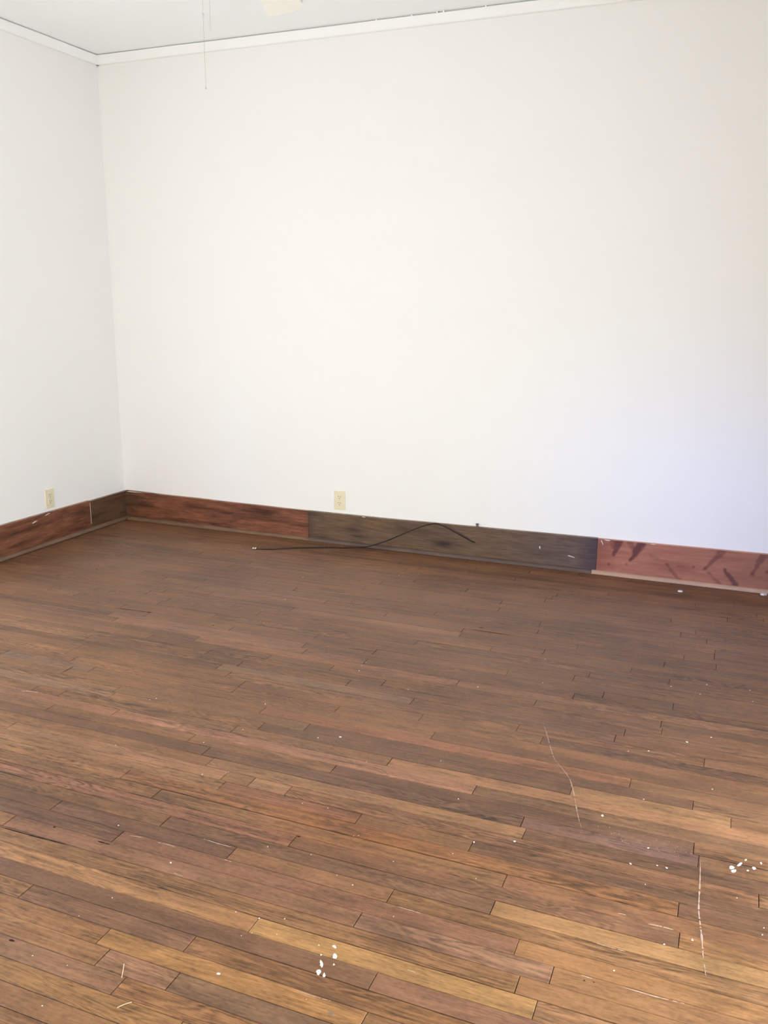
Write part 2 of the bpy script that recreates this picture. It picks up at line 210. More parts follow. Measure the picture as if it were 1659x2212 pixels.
def wood_floor_material():
    m, nt, b = new_mat('worn_oak_flooring')
    at = N(nt, 'ShaderNodeAttribute'); at.attribute_name = 'tone'
    tc = N(nt, 'ShaderNodeTexCoord'); oi = N(nt, 'ShaderNodeObjectInfo'); geo = N(nt, 'ShaderNodeNewGeometry')
    off = N(nt, 'ShaderNodeCombineXYZ')
    nt.links.new(math_node(nt, 'MULTIPLY', oi.outputs['Random'], 37.0), off.inputs[0])
    nt.links.new(math_node(nt, 'MULTIPLY', oi.outputs['Random'], 91.0), off.inputs[1])
    add = N(nt, 'ShaderNodeVectorMath'); nt.links.new(tc.outputs['Object'], add.inputs[0]); nt.links.new(off.outputs[0], add.inputs[1])
    V = add.outputs[0]; P = geo.outputs['Position']
    fine = scaled_noise(nt, V, (8, 260, 1), 4, rough=0.65)                 # pores, drawn out along the board
    band = scaled_noise(nt, V, (1.6, 60, 1), 3, dist=0.4)                 # darker and lighter growth bands
    cont = scaled_noise(nt, V, (2.2, 16, 1), 2, dist=0.6)                 # cathedral figure: contour lines of a smooth field
    rings = math_node(nt, 'SINE', math_node(nt, 'MULTIPLY', cont, 85.0))
    blot = scaled_noise(nt, P, (6, 22, 1), 6, rough=0.7)                 # wear
    big = scaled_noise(nt, P, (1.3, 2.6, 1), 3)
    speck = scaled_noise(nt, P, (60, 130, 1), 2)
    g = at.outputs['Alpha']
    f1 = math_node(nt, 'MULTIPLY', math_node(nt, 'SUBTRACT', fine, 0.5), 1.5)
    f2 = math_node(nt, 'MULTIPLY', math_node(nt, 'SUBTRACT', band, 0.5), 1.15)
    rmask = remap(nt, scaled_noise(nt, V, (2.0, 7, 1), 2), 0.42, 0.60, 0.0, 0.26)
    f3 = math_node(nt, 'MULTIPLY', rings, rmask)
    s = math_node(nt, 'ADD', math_node(nt, 'ADD', f1, f2), f3)
    dash = remap(nt, scaled_noise(nt, V, (22, 190, 1), 2), 0.58, 0.70, 0.0, -0.38)      # open pores filled with dirt
    s = math_node(nt, 'ADD', s, dash)
    s = math_node(nt, 'MULTIPLY', s, g)
    w = math_node(nt, 'ADD', math_node(nt, 'MULTIPLY', math_node(nt, 'SUBTRACT', blot, 0.5), 1.5),
                  math_node(nt, 'MULTIPLY', math_node(nt, 'SUBTRACT', big, 0.5), 1.0))
    w = math_node(nt, 'ADD', w, math_node(nt, 'MULTIPLY', math_node(nt, 'SUBTRACT', speck, 0.5), 0.75))
    k = math_node(nt, 'ADD', math_node(nt, 'ADD', s, w), 1.0)
    k = math_node(nt, 'MAXIMUM', k, 0.25)
    col = mul_color(nt, at.outputs['Color'], k)
    dust = scaled_noise(nt, P, (4.5, 9, 1), 6, rough=0.75)
    df = remap(nt, dust, 0.60, 0.80, 0.0, 0.40)
    col = mix_color(nt, df, col, lin((168, 136, 116)))
    grime = scaled_noise(nt, P, (2.3, 9, 1), 4, rough=0.6)
    gf = remap(nt, grime, 0.56, 0.74, 0.0, 0.55)
    col = mix_color(nt, gf, col, lin((74, 52, 42)))
    nt.links.new(col, b.inputs['Base Color'])
    rr = remap(nt, blot, 0.3, 0.7, 0.33, 0.54)
    nt.links.new(rr, b.inputs['Roughness']); b.inputs['Specular IOR Level'].default_value = 0.28
    bu = N(nt, 'ShaderNodeBump'); bu.inputs['Strength'].default_value = 0.22; bu.inputs['Distance'].default_value = 0.0012
    nt.links.new(fine, bu.inputs['Height']); nt.links.new(bu.outputs['Normal'], b.inputs['Normal'])
    return m

def painted_board_material():
    m, nt, b = new_mat('stained_baseboard_wood')
    at = N(nt, 'ShaderNodeAttribute'); at.attribute_name = 'tone'
    geo = N(nt, 'ShaderNodeNewGeometry'); P = geo.outputs['Position']
    g = at.outputs['Alpha']
    fine = scaled_noise(nt, P, (9, 9, 190), 4, rough=0.65)
    blot = scaled_noise(nt, P, (9, 9, 70), 6, rough=0.7)
    s = math_node(nt, 'ADD', math_node(nt, 'MULTIPLY', math_node(nt, 'SUBTRACT', fine, 0.5), 0.9),
                  math_node(nt, 'MULTIPLY', math_node(nt, 'SUBTRACT', blot, 0.5), 2.0))
    k = math_node(nt, 'MAXIMUM', math_node(nt, 'ADD', math_node(nt, 'MULTIPLY', s, g), 1.0), 0.25)
    col = mul_color(nt, at.outputs['Color'], k)
    nt.links.new(col, b.inputs['Base Color'])
    b.inputs['Roughness'].default_value = 0.5; b.inputs['Specular IOR Level'].default_value = 0.35
    bu = N(nt, 'ShaderNodeBump'); bu.inputs['Strength'].default_value = 0.2; bu.inputs['Distance'].default_value = 0.001
    nt.links.new(fine, bu.inputs['Height']); nt.links.new(bu.outputs['Normal'], b.inputs['Normal'])
    return m

M_WALL = plain('wall_paint', (0.88, 0.865, 0.84), 0.75, spec=0.25, bump=(140, 0.10, 0.0008))
M_CEIL = plain('ceiling_paint', (0.955, 0.975, 0.97), 0.85, spec=0.2, bump=(220, 0.18, 0.0008))
M_TRIM = plain('white_trim_paint', (0.93, 0.925, 0.90), 0.45, spec=0.4)
M_WOOD = wood_floor_material()
M_BOARD = painted_board_material()
M_SUB = plain('dark_subfloor', (0.018, 0.011, 0.008), 0.9, spec=0.1)
M_PAINT = plain('dried_white_paint', lin((222, 214, 208)), 0.6, bump=(900, 0.3, 0.0005))
M_SEAM = plain('paint_filler', lin((196, 172, 156)), 0.7)
M_NICK = plain('burnt_dark_wood', lin((58, 36, 28)), 0.8, spec=0.1)
M_PUTTY = plain('grey_putty_fill', lin((120, 112, 104)), 0.8)
M_CHALK = plain('pale_scuff', lin((160, 132, 116)), 0.8, spec=0.2, bump=(700, 0.4, 0.0005))
M_IVORY = plain('ivory_plastic', lin((232, 222, 190)), 0.35, spec=0.5)
M_SLOT = plain('slot_shadow_plastic', lin((70, 62, 48)), 0.6)
M_SCREW = plain('ivory_screw', lin((205, 192, 150)), 0.35)
M_CABLE = plain('dark_brown_cable_jacket', lin((38, 20, 16)), 0.4, spec=0.5)
M_STEEL = plain('nickel_connector', (0.85, 0.82, 0.78), 0.25, metal=0.9)
M_CHAIN = plain('bead_chain_metal', (0.55, 0.52, 0.47), 0.4, metal=0.8)
M_CLIP = plain('grey_rubber', lin((95, 92, 88)), 0.6)
M_BLADE = plain('cream_fan_blade', lin((252, 249, 236)), 0.4, spec=0.4)
M_FANBODY = plain('cream_fan_enamel', lin((240, 236, 222)), 0.35)
M_GLASS, ntg, bg_ = new_mat('window_glass')
tr = ntg.nodes.new('ShaderNodeBsdfTransparent'); gl = ntg.nodes.new('ShaderNodeBsdfGlossy'); gl.inputs['Roughness'].default_value = 0.02
mx = ntg.nodes.new('ShaderNodeMixShader'); mx.inputs[0].default_value = 0.06
ntg.links.new(tr.outputs[0], mx.inputs[1]); ntg.links.new(gl.outputs[0], mx.inputs[2])
ntg.links.new(mx.outputs[0], ntg.nodes['Material Output'].inputs['Surface'])

# ------------------------------------------------------------------ walls, ceiling
T = 0.12
tag(box('ceiling', -T, RX+T, FY-T, T, CZ, CZ+0.10, M_CEIL), kind='structure')
tag(box('wall_back', -T, RX+T, 0.0, T, -0.12, CZ, M_WALL), kind='structure')
def wall_with_openings(name, side, openings):
    bm = bmesh.new()
    lo, hi = (0.0, RX) if side == 'front' else (FY, 0.0)
    def slab(a, b, z0, z1):
        if side == 'front': add_box(bm, a, b, FY-T, FY, z0, z1)
        elif side == 'right': add_box(bm, RX, RX+T, a, b, z0, z1)
        else: add_box(bm, -T, 0.0, a, b, z0, z1)
    cur = lo
    for a, b, z0, z1 in sorted(openings):
        slab(cur, a, -0.12, CZ); slab(a, b, -0.12, z0); slab(a, b, z1, CZ); cur = b
    slab(cur, hi, -0.12, CZ)
    bmesh.ops.recalc_face_normals(bm, faces=bm.faces[:])
    return tag(mesh_obj(name, bm, M_WALL), kind='structure')
wall_with_openings('wall_front', 'front', [w[1:] for w in WINDOWS if w[0] == 'front'])
wall_with_openings('wall_left', 'left', [w[1:] for w in WINDOWS if w[0] == 'left'])
wall_with_openings('wall_right', 'right', [w[1:] for w in WINDOWS if w[0] == 'right'])
for i, (side, a, b, z0, z1) in enumerate(WINDOWS):  # unseen windows, added so light can enter the room
    w = empty('window_%d' % (i+1), ((a+b)/2, FY, z0) if side == 'front' else (RX if side == 'right' else 0.0, (a+b)/2, z0)); tag(w, kind='structure')
    def wbox(name, u0, u1, d0, d1, h0, h1, mat):
        if side == 'front': o = box(name, u0, u1, FY-d1, FY-d0, h0, h1, mat)
        elif side == 'right': o = box(name, RX+d0, RX+d1, u0, u1, h0, h1, mat)
        else: o = box(name, -d1, -d0, u0, u1, h0, h1, mat)
        o.parent = w; o.matrix_parent_inverse = Matrix.Translation(-w.location)
    s = 0.045; zm = (z0+z1)/2
    wbox('window_frame', a, a+s, 0.02, 0.10, z0, z1, M_TRIM); wbox('window_frame', b-s, b, 0.02, 0.10, z0, z1, M_TRIM)
    wbox('window_frame', a+s, b-s, 0.02, 0.10, z1-s, z1, M_TRIM); wbox('window_frame', a+s, b-s, 0.02, 0.10, z0, z0+s, M_TRIM)
    wbox('meeting_rail', a+s, b-s, 0.03, 0.08, zm-0.02, zm+0.02, M_TRIM)
    wbox('pane', a+s, b-s, 0.055, 0.060, z0+s, zm-0.02, M_GLASS); wbox('pane', a+s, b-s, 0.055, 0.060, zm+0.02, z1-s, M_GLASS)
    wbox('window_sill', a-0.05, b+0.05, -0.04, 0.02, z0-0.03, z0, M_TRIM)

# picture-rail style trim under the ceiling, standing a few millimetres short of it
def trim_run(name, along, L, top):
    bm = bmesh.new(); n = 40
    prof = [(0.0, 2.846), (0.016, 2.846), (0.020, 2.850), (0.020, None), (0.017, None), (0.0, None)]
    rows = []
    for i in range(n+1):
        t = L*i/n; r = []
        zt = top(t)
        for j, (d, z) in enumerate(prof):
            zz = z if z is not None else (zt-0.003 if j == 3 else zt)
            r.append(bm.verts.new((t, -d, zz) if along == 'x' else (d, -t, zz)))
        rows.append(r)
    for a, b in zip(rows, rows[1:]):
        for j in range(len(prof)):
            k = (j+1) % len(prof); bm.faces.new((a[j], a[k], b[k], b[j]))
    bm.faces.new(rows[0]); bm.faces.new(rows[-1][::-1])
    bmesh.ops.recalc_face_normals(bm, faces=bm.faces[:])
    return tag(mesh_obj(name, bm, M_TRIM), kind='structure')
trim_run('trim_1', 'x', RX, lambda t: CZ - 0.0035 - 0.003*min(1, t/1.2) - 0.0008*math.sin(t*9))
trim_run('trim_2', 'y', -FY, lambda t: CZ - 0.0050 - 0.0008*math.sin(t*11))
# dabs of caulk that bridge the crack
for x in (1.86, 2.06, 2.20, 2.235, 2.46):
    c = box('caulk_dab', x-0.004, x+0.004, -0.019, -0.004, CZ-0.010, CZ, M_TRIM)
    c.parent = bpy.data.objects['trim_1']

# ------------------------------------------------------------------ floor
ANG = 0.0051; PITCH_ROW = 0.0553; Y_ROW0 = -3.393
floor = tag(box('floor', -T, RX+T, FY-T, T, -0.12, -0.012, M_SUB), kind='structure')
def proj(P):
    d = Vector(P)-CAM; z = d.dot(fw)
    if z < 0.05: return None
    return (829.5+FPX*d.dot(rt)/z, 1106-FPX*d.dot(up)/z)
def in_view(x0, x1, y):
    n = max(2, int((x1-x0)/0.06)+1)
    for i in range(n+1):
        for yy in (y-0.02, y+0.02):
            q = proj((x0+(x1-x0)*i/n, yy, 0.0))
            if q and -12 <= q[0] <= 1671 and -12 <= q[1] <= 2224: return True
    return False
FLOOR_GAIN = 0.72
rows = {}
for r, x in JOINTS: rows.setdefault(r, []).append(x)
hints = {}
for r, x, c in HINTS: hints.setdefault(r, []).append((x, c))
BASE = (136, 98, 72)
rng = random.Random(11)
def stain(x, y):
    k = [1.0, 1.0, 1.0]
    for sx, sy, rx_, ry_, c in STAINS:
        e = ((x-sx)/rx_)**2 + ((y-sy)/ry_)**2
        if e < 9:
            w = math.exp(-e)
            for i in range(3): k[i] *= 1+(c[i]-1)*w
    return k
plank_list = []
k0 = int((FY - Y_ROW0)/PITCH_ROW)-2; k1 = int((0.02-Y_ROW0)/PITCH_ROW)+1
for r in range(k0, k1+1):
    known = sorted(rows.get(r, []))
    cuts = list(known); x = -0.02 - rng.uniform(0, 0.9)
    xs = []
    while x < RX:
        x += rng.choice((0.45, 0.7, 0.95, 1.2, 1.5))*rng.uniform(0.85, 1.2)
        if x < RX-0.12 and x > 0.12 and all(abs(x-c) > 0.45 for c in known): xs.append(x)
    cuts = sorted(cuts+xs)
    ends = [0.008]+cuts+[RX-0.008]
    for a, b in zip(ends, ends[1:]):
        if b-a > 0.03: plank_list.append((r, a, b))
def plank_color(r, a, b):
    cand = [(min(abs(x-(a+b)/2), 9), c) for x, c in hints.get(r, []) if a-0.005 <= x <= b+0.005]
    v = rng.gauss(0, 0.045); h = rng.gauss(0, 0.018)
    if cand:
        hc = tuple(q*1.12 for q in min(cand)[1]); lr = sum(hc)/sum(BASE)
        if lr > 1.03: base = tuple(BASE[i]+(hc[i]-BASE[i])*0.70 for i in range(3))
        else: base = tuple(BASE[i]*(1+(lr-1)*0.55)*0.75+(BASE[i]+(hc[i]-BASE[i])*0.55)*0.25 for i in range(3))
        v *= 0.3; h *= 0.4
    else:
        # boards get lighter and yellower towards the camera side
        y = Y_ROW0+(r+0.5)*PITCH_ROW
        t = max(0.0, min(1.0, (-y-1.6)/1.6))
        base = tuple(BASE[i]+((20, 15, 4)[i])*t for i in range(3))
        if rng.random() < 0.10: v += 0.13
        elif rng.random() < 0.12: v -= 0.13
    c = lin(base); return tuple(c[i]*(1+v)*((1+h), 0.96, 0.93*(1-h))[i]*FLOOR_GAIN for i in range(3))
def plank_geom(verts, faces, cols, L, w, x0, y0, color, grain, dz):
    d1, d2, d3, d4 = (0.25+0.75*rng.random()**0.8 for _ in range(4))
    n = max(1, min(10, int(L/0.09))); ch = 0.0011; zb = -0.012
    base = len(verts)
    st = []
    for i in range(n+1):
        x = -L/2+ch+(L-2*ch)*i/n
        st.append(x)
    def V(x, y, z, g=1.0):                   # g: dirt that has settled in the joints
        k = [q*g for q in stain(x0+x, y0+y)]
        verts.append((x, y, z)); cols.append((color[0]*k[0], color[1]*k[1], color[2]*k[2], grain))
        return len(verts)-1
    A = [V(x, -w/2+ch, dz) for x in st]; B = [V(x, w/2-ch, dz) for x in st]
    for i in range(n): faces.append((A[i], A[i+1], B[i+1], B[i]))
    c = [V(-L/2, -w/2, dz-ch, d1), V(L/2, -w/2, dz-ch, d2), V(L/2, w/2, dz-ch, d3), V(-L/2, w/2, dz-ch, d4)]
    d = [V(-L/2, -w/2, zb), V(L/2, -w/2, zb), V(L/2, w/2, zb), V(-L/2, w/2, zb)]
    faces.append(tuple([c[0], c[1]]+A[::-1])); faces.append(tuple([c[2], c[3]]+B))
    faces.append((c[1], c[2], B[-1], A[-1])); faces.append((c[3], c[0], A[0], B[0]))
    for i in range(4):
        j = (i+1) % 4; faces.append((d[i], d[j], c[j], c[i]))
def finish_plank(name, verts, faces, cols, loc, rot):
    me = bpy.data.meshes.new(name); me.from_pydata(verts, [], faces); me.update()
    ca = me.color_attributes.new('tone', 'FLOAT_COLOR', 'POINT')
    ca.data.foreach_set('color', [v for c in cols for v in c])
    me.materials.append(M_WOOD)
    o = bpy.data.objects.new(name, me); o.location = loc; o.rotation_euler = (0, 0, rot)
    return link(o, floor)
rv, rf, rc = [], [], []
n_plank = 0
for r, a, b in plank_list:
    gap = 0.0003+0.0012*rng.random()**2.5
    if rng.random() < 0.05: gap += 0.0009
    w = PITCH_ROW-gap; L = (b-a)-0.0008-0.0008*rng.random()**2
    xm = (a+b)/2; ym = Y_ROW0+(r+0.5)*PITCH_ROW+math.tan(ANG)*xm
    if ym-w/2 < FY or ym+w/2 > -0.001: 
        if ym+w/2 > 0.03 or ym-w/2 < FY-0.03: continue
    col = plank_color(r, a, b)
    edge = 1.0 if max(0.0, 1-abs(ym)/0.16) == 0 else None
    if edge is None:                        # planks turn darker and more orange towards the back wall
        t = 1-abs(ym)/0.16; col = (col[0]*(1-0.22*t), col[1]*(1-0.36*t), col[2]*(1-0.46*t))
    grain = rng.choice((0.45, 0.6, 0.8, 1.0, 1.25)); dz = rng.gauss(0, 0.00025)
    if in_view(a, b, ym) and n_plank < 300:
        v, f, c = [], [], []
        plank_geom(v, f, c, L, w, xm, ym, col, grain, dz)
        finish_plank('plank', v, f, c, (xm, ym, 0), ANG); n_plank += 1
    else:
        v, f, c = [], [], []
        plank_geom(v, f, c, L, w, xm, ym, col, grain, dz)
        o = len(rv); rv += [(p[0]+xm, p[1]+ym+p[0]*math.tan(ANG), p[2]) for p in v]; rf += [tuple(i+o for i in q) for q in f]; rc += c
rest = finish_plank('planks', rv, rf, rc, (0, 0, 0), 0.0); tag(rest, kind='stuff')
print('planks in view:', n_plank)

def flat_patch(name, pts, mat, z=0.0006, h=0.0006):
    bm = bmesh.new()
    cx = sum(p[0] for p in pts)/len(pts); cy = sum(p[1] for p in pts)/len(pts)
    lo = [bm.verts.new((p[0], p[1], z-0.0006)) for p in pts]
    hi = [bm.verts.new((cx+(p[0]-cx)*0.72, cy+(p[1]-cy)*0.72, z+h)) for p in pts]
    n = len(pts)
    for i in range(n): bm.faces.new((lo[i], lo[(i+1) % n], hi[(i+1) % n], hi[i]))
    bm.faces.new(hi); bmesh.ops.recalc_face_normals(bm, faces=bm.faces[:])
    return mesh_obj(name, bm, mat, floor)
def blob(cx, cy, r, k=7, el=1.3, a0=0.0, rg=rng):
    out = []
    for i in range(k):
        t = 2*math.pi*i/k; q = r*rg.uniform(0.7, 1.2)
        x, y = q*el*math.cos(t), q*math.sin(t)
        out.append((cx+x*math.cos(a0)-y*math.sin(a0), cy+x*math.sin(a0)+y*math.cos(a0)))
    return out
for k, (x, y, s) in enumerate(SPECKS):       # the first 46 are the dusty scuff on the right
    flat_patch('dust_fleck' if k < 46 else 'paint_speck', blob(x, y, s*(0.28 if k < 46 else 0.34), 6, rng.uniform(0.9, 1.6), rng.uniform(0, 3)), M_CHALK if k < 46 else M_PAINT)
for grp in (SPLAT_A, SPLAT_B):
    for pts in grp:
        for _ in range(2): pts = [q for i in range(len(pts)) for q in (tuple(0.78*a+0.22*b for a, b in zip(pts[i], pts[(i+1) % len(pts)])), tuple(0.22*a+0.78*b for a, b in zip(pts[i], pts[(i+1) % len(pts)])))]
        flat_patch('paint_splash', [(x+rng.gauss(0, 0.0005), y+rng.gauss(0, 0.0005)) for x, y in pts], M_PAINT)
for x, y, r_, el in KNOTS_FLOOR:
    flat_patch('dark_nick', blob(x, y, r_*0.5, 7, el, ANG), M_NICK, z=0.0003, h=0.0003)
flat_patch('grey_putty', blob(3.1755, -3.3548, 0.0052, 8, 1.3, 0.2), M_PUTTY, z=0.0003, h=0.0004)
def ribbon(name, pts, w, mat, z=0.0005, jitter=0.3, gaps=0.0):
    P = catmull([(p[0], p[1], 0) for p in pts], 10); bm = bmesh.new(); prev = None
    for i, p in enumerate(P):
        t = (P[min(i+1, len(P)-1)]-P[max(i-1, 0)]).normalized(); n = Vector((-t.y, t.x, 0))
        ww = w*(1+rng.uniform(-jitter, jitter))*min(1.0, 0.25+4*min(i, len(P)-1-i)/len(P))
        cur = [bm.verts.new(p-n*ww/2+Vector((0, 0, z-0.0006))), bm.verts.new(p-n*ww*0.3+Vector((0, 0, z))),
               bm.verts.new(p+n*ww*0.3+Vector((0, 0, z))), bm.verts.new(p+n*ww/2+Vector((0, 0, z-0.0006)))]
        if prev and not (gaps and rng.random() < gaps):
            for j in range(3): bm.faces.new((prev[j], prev[j+1], cur[j+1], cur[j]))
        prev = cur
    bmesh.ops.recalc_face_normals(bm, faces=bm.faces[:])
    return mesh_obj(name, bm, mat, floor)
for pts in SCRATCH: ribbon('chalky_scratch', pts, 0.0038, M_CHALK, jitter=0.6, gaps=0.12)
for pts in SEAM_PAINT: ribbon('paint_in_seam', pts, 0.0016, M_SEAM, jitter=0.5, gaps=0.1)
for pts in CRACKS: ribbon('open_crack', pts, 0.005, M_SUB, z=0.0004, jitter=0.35)

# ------------------------------------------------------------------ baseboards
def fbm(x, z, s=1.0, o=0.0):
    return noise.fractal(Vector((x*s+o, z*s*9+o*0.7, o)), 0.9, 2.0, 5)
def board(name, parent, side, a, b, z_top, base, res=0.008, grain=0.7, colorfn=None, th=0.020, label=None):
    nx = max(2, int((b-a)/res)); nz = max(6, int(0.19/max(res, 0.006)))
    verts, faces, cols = [], [], []
    def put(t, d, z, c, g):
        verts.append((t, -d, z) if side == 'back' else (d, -t, z)); cols.append((c[0], c[1], c[2], g)); return len(verts)-1
    grid = []
    for i in range(nx+1):
        t = a+(b-a)*i/nx; zt = z_top(t); col = []
        for j in range(nz+1):
            z = (zt-0.003)*j/nz
            c = colorfn(t, z, base) if colorfn else base
            edge = min(t-a, b-t)
            col.append(put(t, th, z, c, grain))
        tp = tuple(min(1.0, v*1.0+q) for v, q in zip(base, (0.10, 0.085, 0.075)))  # dusty top edge, with the light it catches painted in as well
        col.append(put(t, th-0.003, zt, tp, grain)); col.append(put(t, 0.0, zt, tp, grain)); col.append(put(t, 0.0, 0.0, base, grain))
        grid.append(col)
    m = len(grid[0])
    for i in range(nx):
        for j in range(m):
            k = (j+1) % m; faces.append((grid[i][j], grid[i+1][j], grid[i+1][k], grid[i][k]))
    faces.append(tuple(grid[0])); faces.append(tuple(grid[-1][::-1]))
    me = bpy.data.meshes.new(name); me.from_pydata(verts, [], faces); me.update()
    bm = bmesh.new(); bm.from_mesh(me); bmesh.ops.recalc_face_normals(bm, faces=bm.faces[:]); bm.to_mesh(me); bm.free()
    ca = me.color_attributes.new('tone', 'FLOAT_COLOR', 'POINT'); ca.data.foreach_set('color', [v for c in cols for v in c])
    me.materials.append(M_BOARD)
    o = link(bpy.data.objects.new(name, me), parent)
    if label: o['label'] = label
    return o
def shoe(parent, side, a, b, color, label=None, th=0.020, r=0.019, grain=0.5, lift=0.0):
    verts, faces, cols = [], [], []
    n = max(2, int((b-a)/0.05)); seg = 5; grid = []
    for i in range(n+1):
        t = a+(b-a)*i/n; k = 1+0.25*noise.noise(Vector((t*6, 3.1, 0)))
        ring = [(th, 0.0)]+[(th+r*math.cos(math.pi/2*j/seg), r*math.sin(math.pi/2*j/seg)) for j in range(seg+1)]
        row = []
        for d, z in ring:
            z += lift
            verts.append((t, -d, z) if side == 'back' else (d, -t, z)); cols.append((color[0]*k, color[1]*k, color[2]*k, grain)); row.append(len(verts)-1)
        grid.append(row)
    m = seg+2
    for i in range(n):
        for j in range(m): faces.append((grid[i][j], grid[i+1][j], grid[i+1][(j+1) % m], grid[i][(j+1) % m]))
    faces.append(tuple(grid[0])); faces.append(tuple(grid[-1][::-1]))
    me = bpy.data.meshes.new('shoe_molding'); me.from_pydata(verts, [], faces); me.update()
    bm = bmesh.new(); bm.from_mesh(me); bmesh.ops.recalc_face_normals(bm, faces=bm.faces[:]); bm.to_mesh(me); bm.free()
    ca = me.color_attributes.new('tone', 'FLOAT_COLOR', 'POINT'); ca.data.foreach_set('color', [v for c in cols for v in c])
    me.materials.append(M_BOARD)
    o = link(bpy.data.objects.new('shoe_molding', me), parent)
    if label: o['label'] = label
    return o
BG = 0.86
def L(c): return tuple(v*BG for v in lin(c))
def lerp(a, b, t): return tuple(a[i]+(b[i]-a[i])*t for i in range(3))
def red_old(t, z, base):
    q = fbm(t, z, 3.0, 1.3); c = lerp(base, L((64, 34, 20)), max(0.0, min(0.85, 0.15+0.9*q)))
    if t < 0.22: c = lerp(c, L((92, 70, 50)), (0.22-t)/0.22*0.7)
    return c
def dark_old(t, z, base):
    q = fbm(t, z, 2.6, 7.7); c = lerp(base, L((112, 84, 58)), max(0.0, min(0.6, 0.15+0.8*q)))
    for bx, bz, rx_, rz_, s in BLOTCH:
        e = ((t-bx)/rx_)**2+((z-bz)/rz_)**2
        if e < 8: c = lerp(c, L((52, 34, 40)), min(0.95, s*1.35)*math.exp(-e*0.8))
    if t > 2.6: c = lerp(c, L((98, 84, 86)), min(1.0, (t-2.6)/0.5)*0.55)
    if t > 3.06: c = lerp(c, L((70, 54, 66)), (t-3.06)/0.12*0.7)
    if t < 1.47: c = lerp(c, L((70, 52, 46)), (1.47-t)/0.06*0.6)
    return c
def seg_dist(px, pz, a, b):
    dx, dz = b[0]-a[0], b[1]-a[1]; l2 = dx*dx+dz*dz
    u = max(0.0, min(1.0, ((px-a[0])*dx+(pz-a[1])*dz)/l2))
    return math.hypot(px-a[0]-u*dx, pz-a[1]-u*dz), u
def pink_new(t, z, base):
    q = fbm(t, z, 4.0, 3.3); c = lerp(base, L((156, 96, 78)), max(0.0, min(0.8, 0.3+0.8*q)))
    if t < 3.30: c = lerp(c, L((140, 82, 70)), (3.30-t)/0.13*0.75)
    if t > 3.75: c = lerp(c, L((158, 110, 88)), min(1, (t-3.75)/0.3)*0.6)
    for a, b, w0, w1, s in STREAKS:
        d, u = seg_dist(t, z, a, b); d += 0.010*noise.noise(Vector((t*45, z*45, 2.0))); w = (w0+(w1*0.7-w0)*u)*1.05
        f = max(0.0, 1-(d/w)**2) if d < w else 0.0
        if f > 0: c = lerp(c, L((104, 56, 56)), s*min(1.0, f*1.3))
    for kx, kz, kr in KNOTS:
        d = math.hypot((t-kx)*0.8, z-kz)+0.003*noise.noise(Vector((t*120, z*120, 5.0)))
        if d < kr: c = lerp(c, L((110, 54, 44)), 0.7*min(1.0, 1.4*(1-d/kr)))
    return c
bb = empty('baseboard_back', (0, 0, 0)); tag(bb, kind='structure')
bl = empty('baseboard_left', (0, 0, 0)); tag(bl, kind='structure')
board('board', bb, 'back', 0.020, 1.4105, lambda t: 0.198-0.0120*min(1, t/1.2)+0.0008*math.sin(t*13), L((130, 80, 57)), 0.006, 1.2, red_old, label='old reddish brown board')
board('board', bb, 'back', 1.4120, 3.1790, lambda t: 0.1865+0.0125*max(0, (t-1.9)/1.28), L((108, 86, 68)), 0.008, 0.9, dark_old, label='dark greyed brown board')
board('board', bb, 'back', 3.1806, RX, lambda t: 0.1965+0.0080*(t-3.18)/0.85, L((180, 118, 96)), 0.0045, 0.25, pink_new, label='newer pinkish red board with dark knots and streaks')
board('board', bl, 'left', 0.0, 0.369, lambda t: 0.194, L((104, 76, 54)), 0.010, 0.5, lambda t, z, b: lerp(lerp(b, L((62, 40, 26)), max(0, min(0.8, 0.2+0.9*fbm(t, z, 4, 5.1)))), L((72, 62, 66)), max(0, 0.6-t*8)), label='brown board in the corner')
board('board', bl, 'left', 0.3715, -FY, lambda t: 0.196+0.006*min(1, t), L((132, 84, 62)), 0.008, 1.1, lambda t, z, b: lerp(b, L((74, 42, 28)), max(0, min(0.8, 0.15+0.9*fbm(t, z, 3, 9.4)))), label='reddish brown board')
shoe(bb, 'back', 0.039, 1.4105, L((124, 94, 72)))
shoe(bb, 'back', 1.412, 3.158, L((98, 80, 72)))
shoe(bb, 'back', 3.1595, RX, L((196, 160, 136)), 'pale bare wood shoe molding', grain=0.25)
shoe(bl, 'left', 0.0, -FY, L((118, 92, 72)), lift=0.0035)
# smears of wall paint on the boards
def smear(parent, pts, side='back', d=0.0204):
    bm = bmesh.new()
    vs = [bm.verts.new((p[0], -d, p[1]) if side == 'back' else (d, -p[0], p[1])) for p in pts]
    vb = [bm.verts.new((p[0], -d+0.0006, p[1]) if side == 'back' else (d-0.0006, -p[0], p[1])) for p in pts]
    n = len(pts); bm.faces.new(vs); 
    for i in range(n): bm.faces.new((vs[i], vs[(i+1) % n], vb[(i+1) % n], vb[i]))
    bmesh.ops.recalc_face_normals(bm, faces=bm.faces[:])
    return mesh_obj('paint_smear', bm, M_PAINT, parent)
smear(bb, [(3.215, 0.1935), (3.228, 0.1900), (3.240, 0.1900), (3.250, 0.1925), (3.240, 0.1945), (3.225, 0.1950)])
smear(bb, [(3.196, 0.189), (3.201, 0.189), (3.212, 0.166), (3.209, 0.166)])
smear(bb, [(3.455, 0.196), (3.47, 0.1945), (3.485, 0.1958), (3.47, 0.1975)])
smear(bb, [(3.02, 0.082), (3.06, 0.074), (3.06, 0.077), (3.03, 0.085)])
smear(bb, [(2.86, 0.118), (2.864, 0.104), (2.868, 0.104), (2.867, 0.119)])
smear(bb, [(1.772, 0.183), (1.79, 0.1805), (1.80, 0.1820), (1.79, 0.1845)])
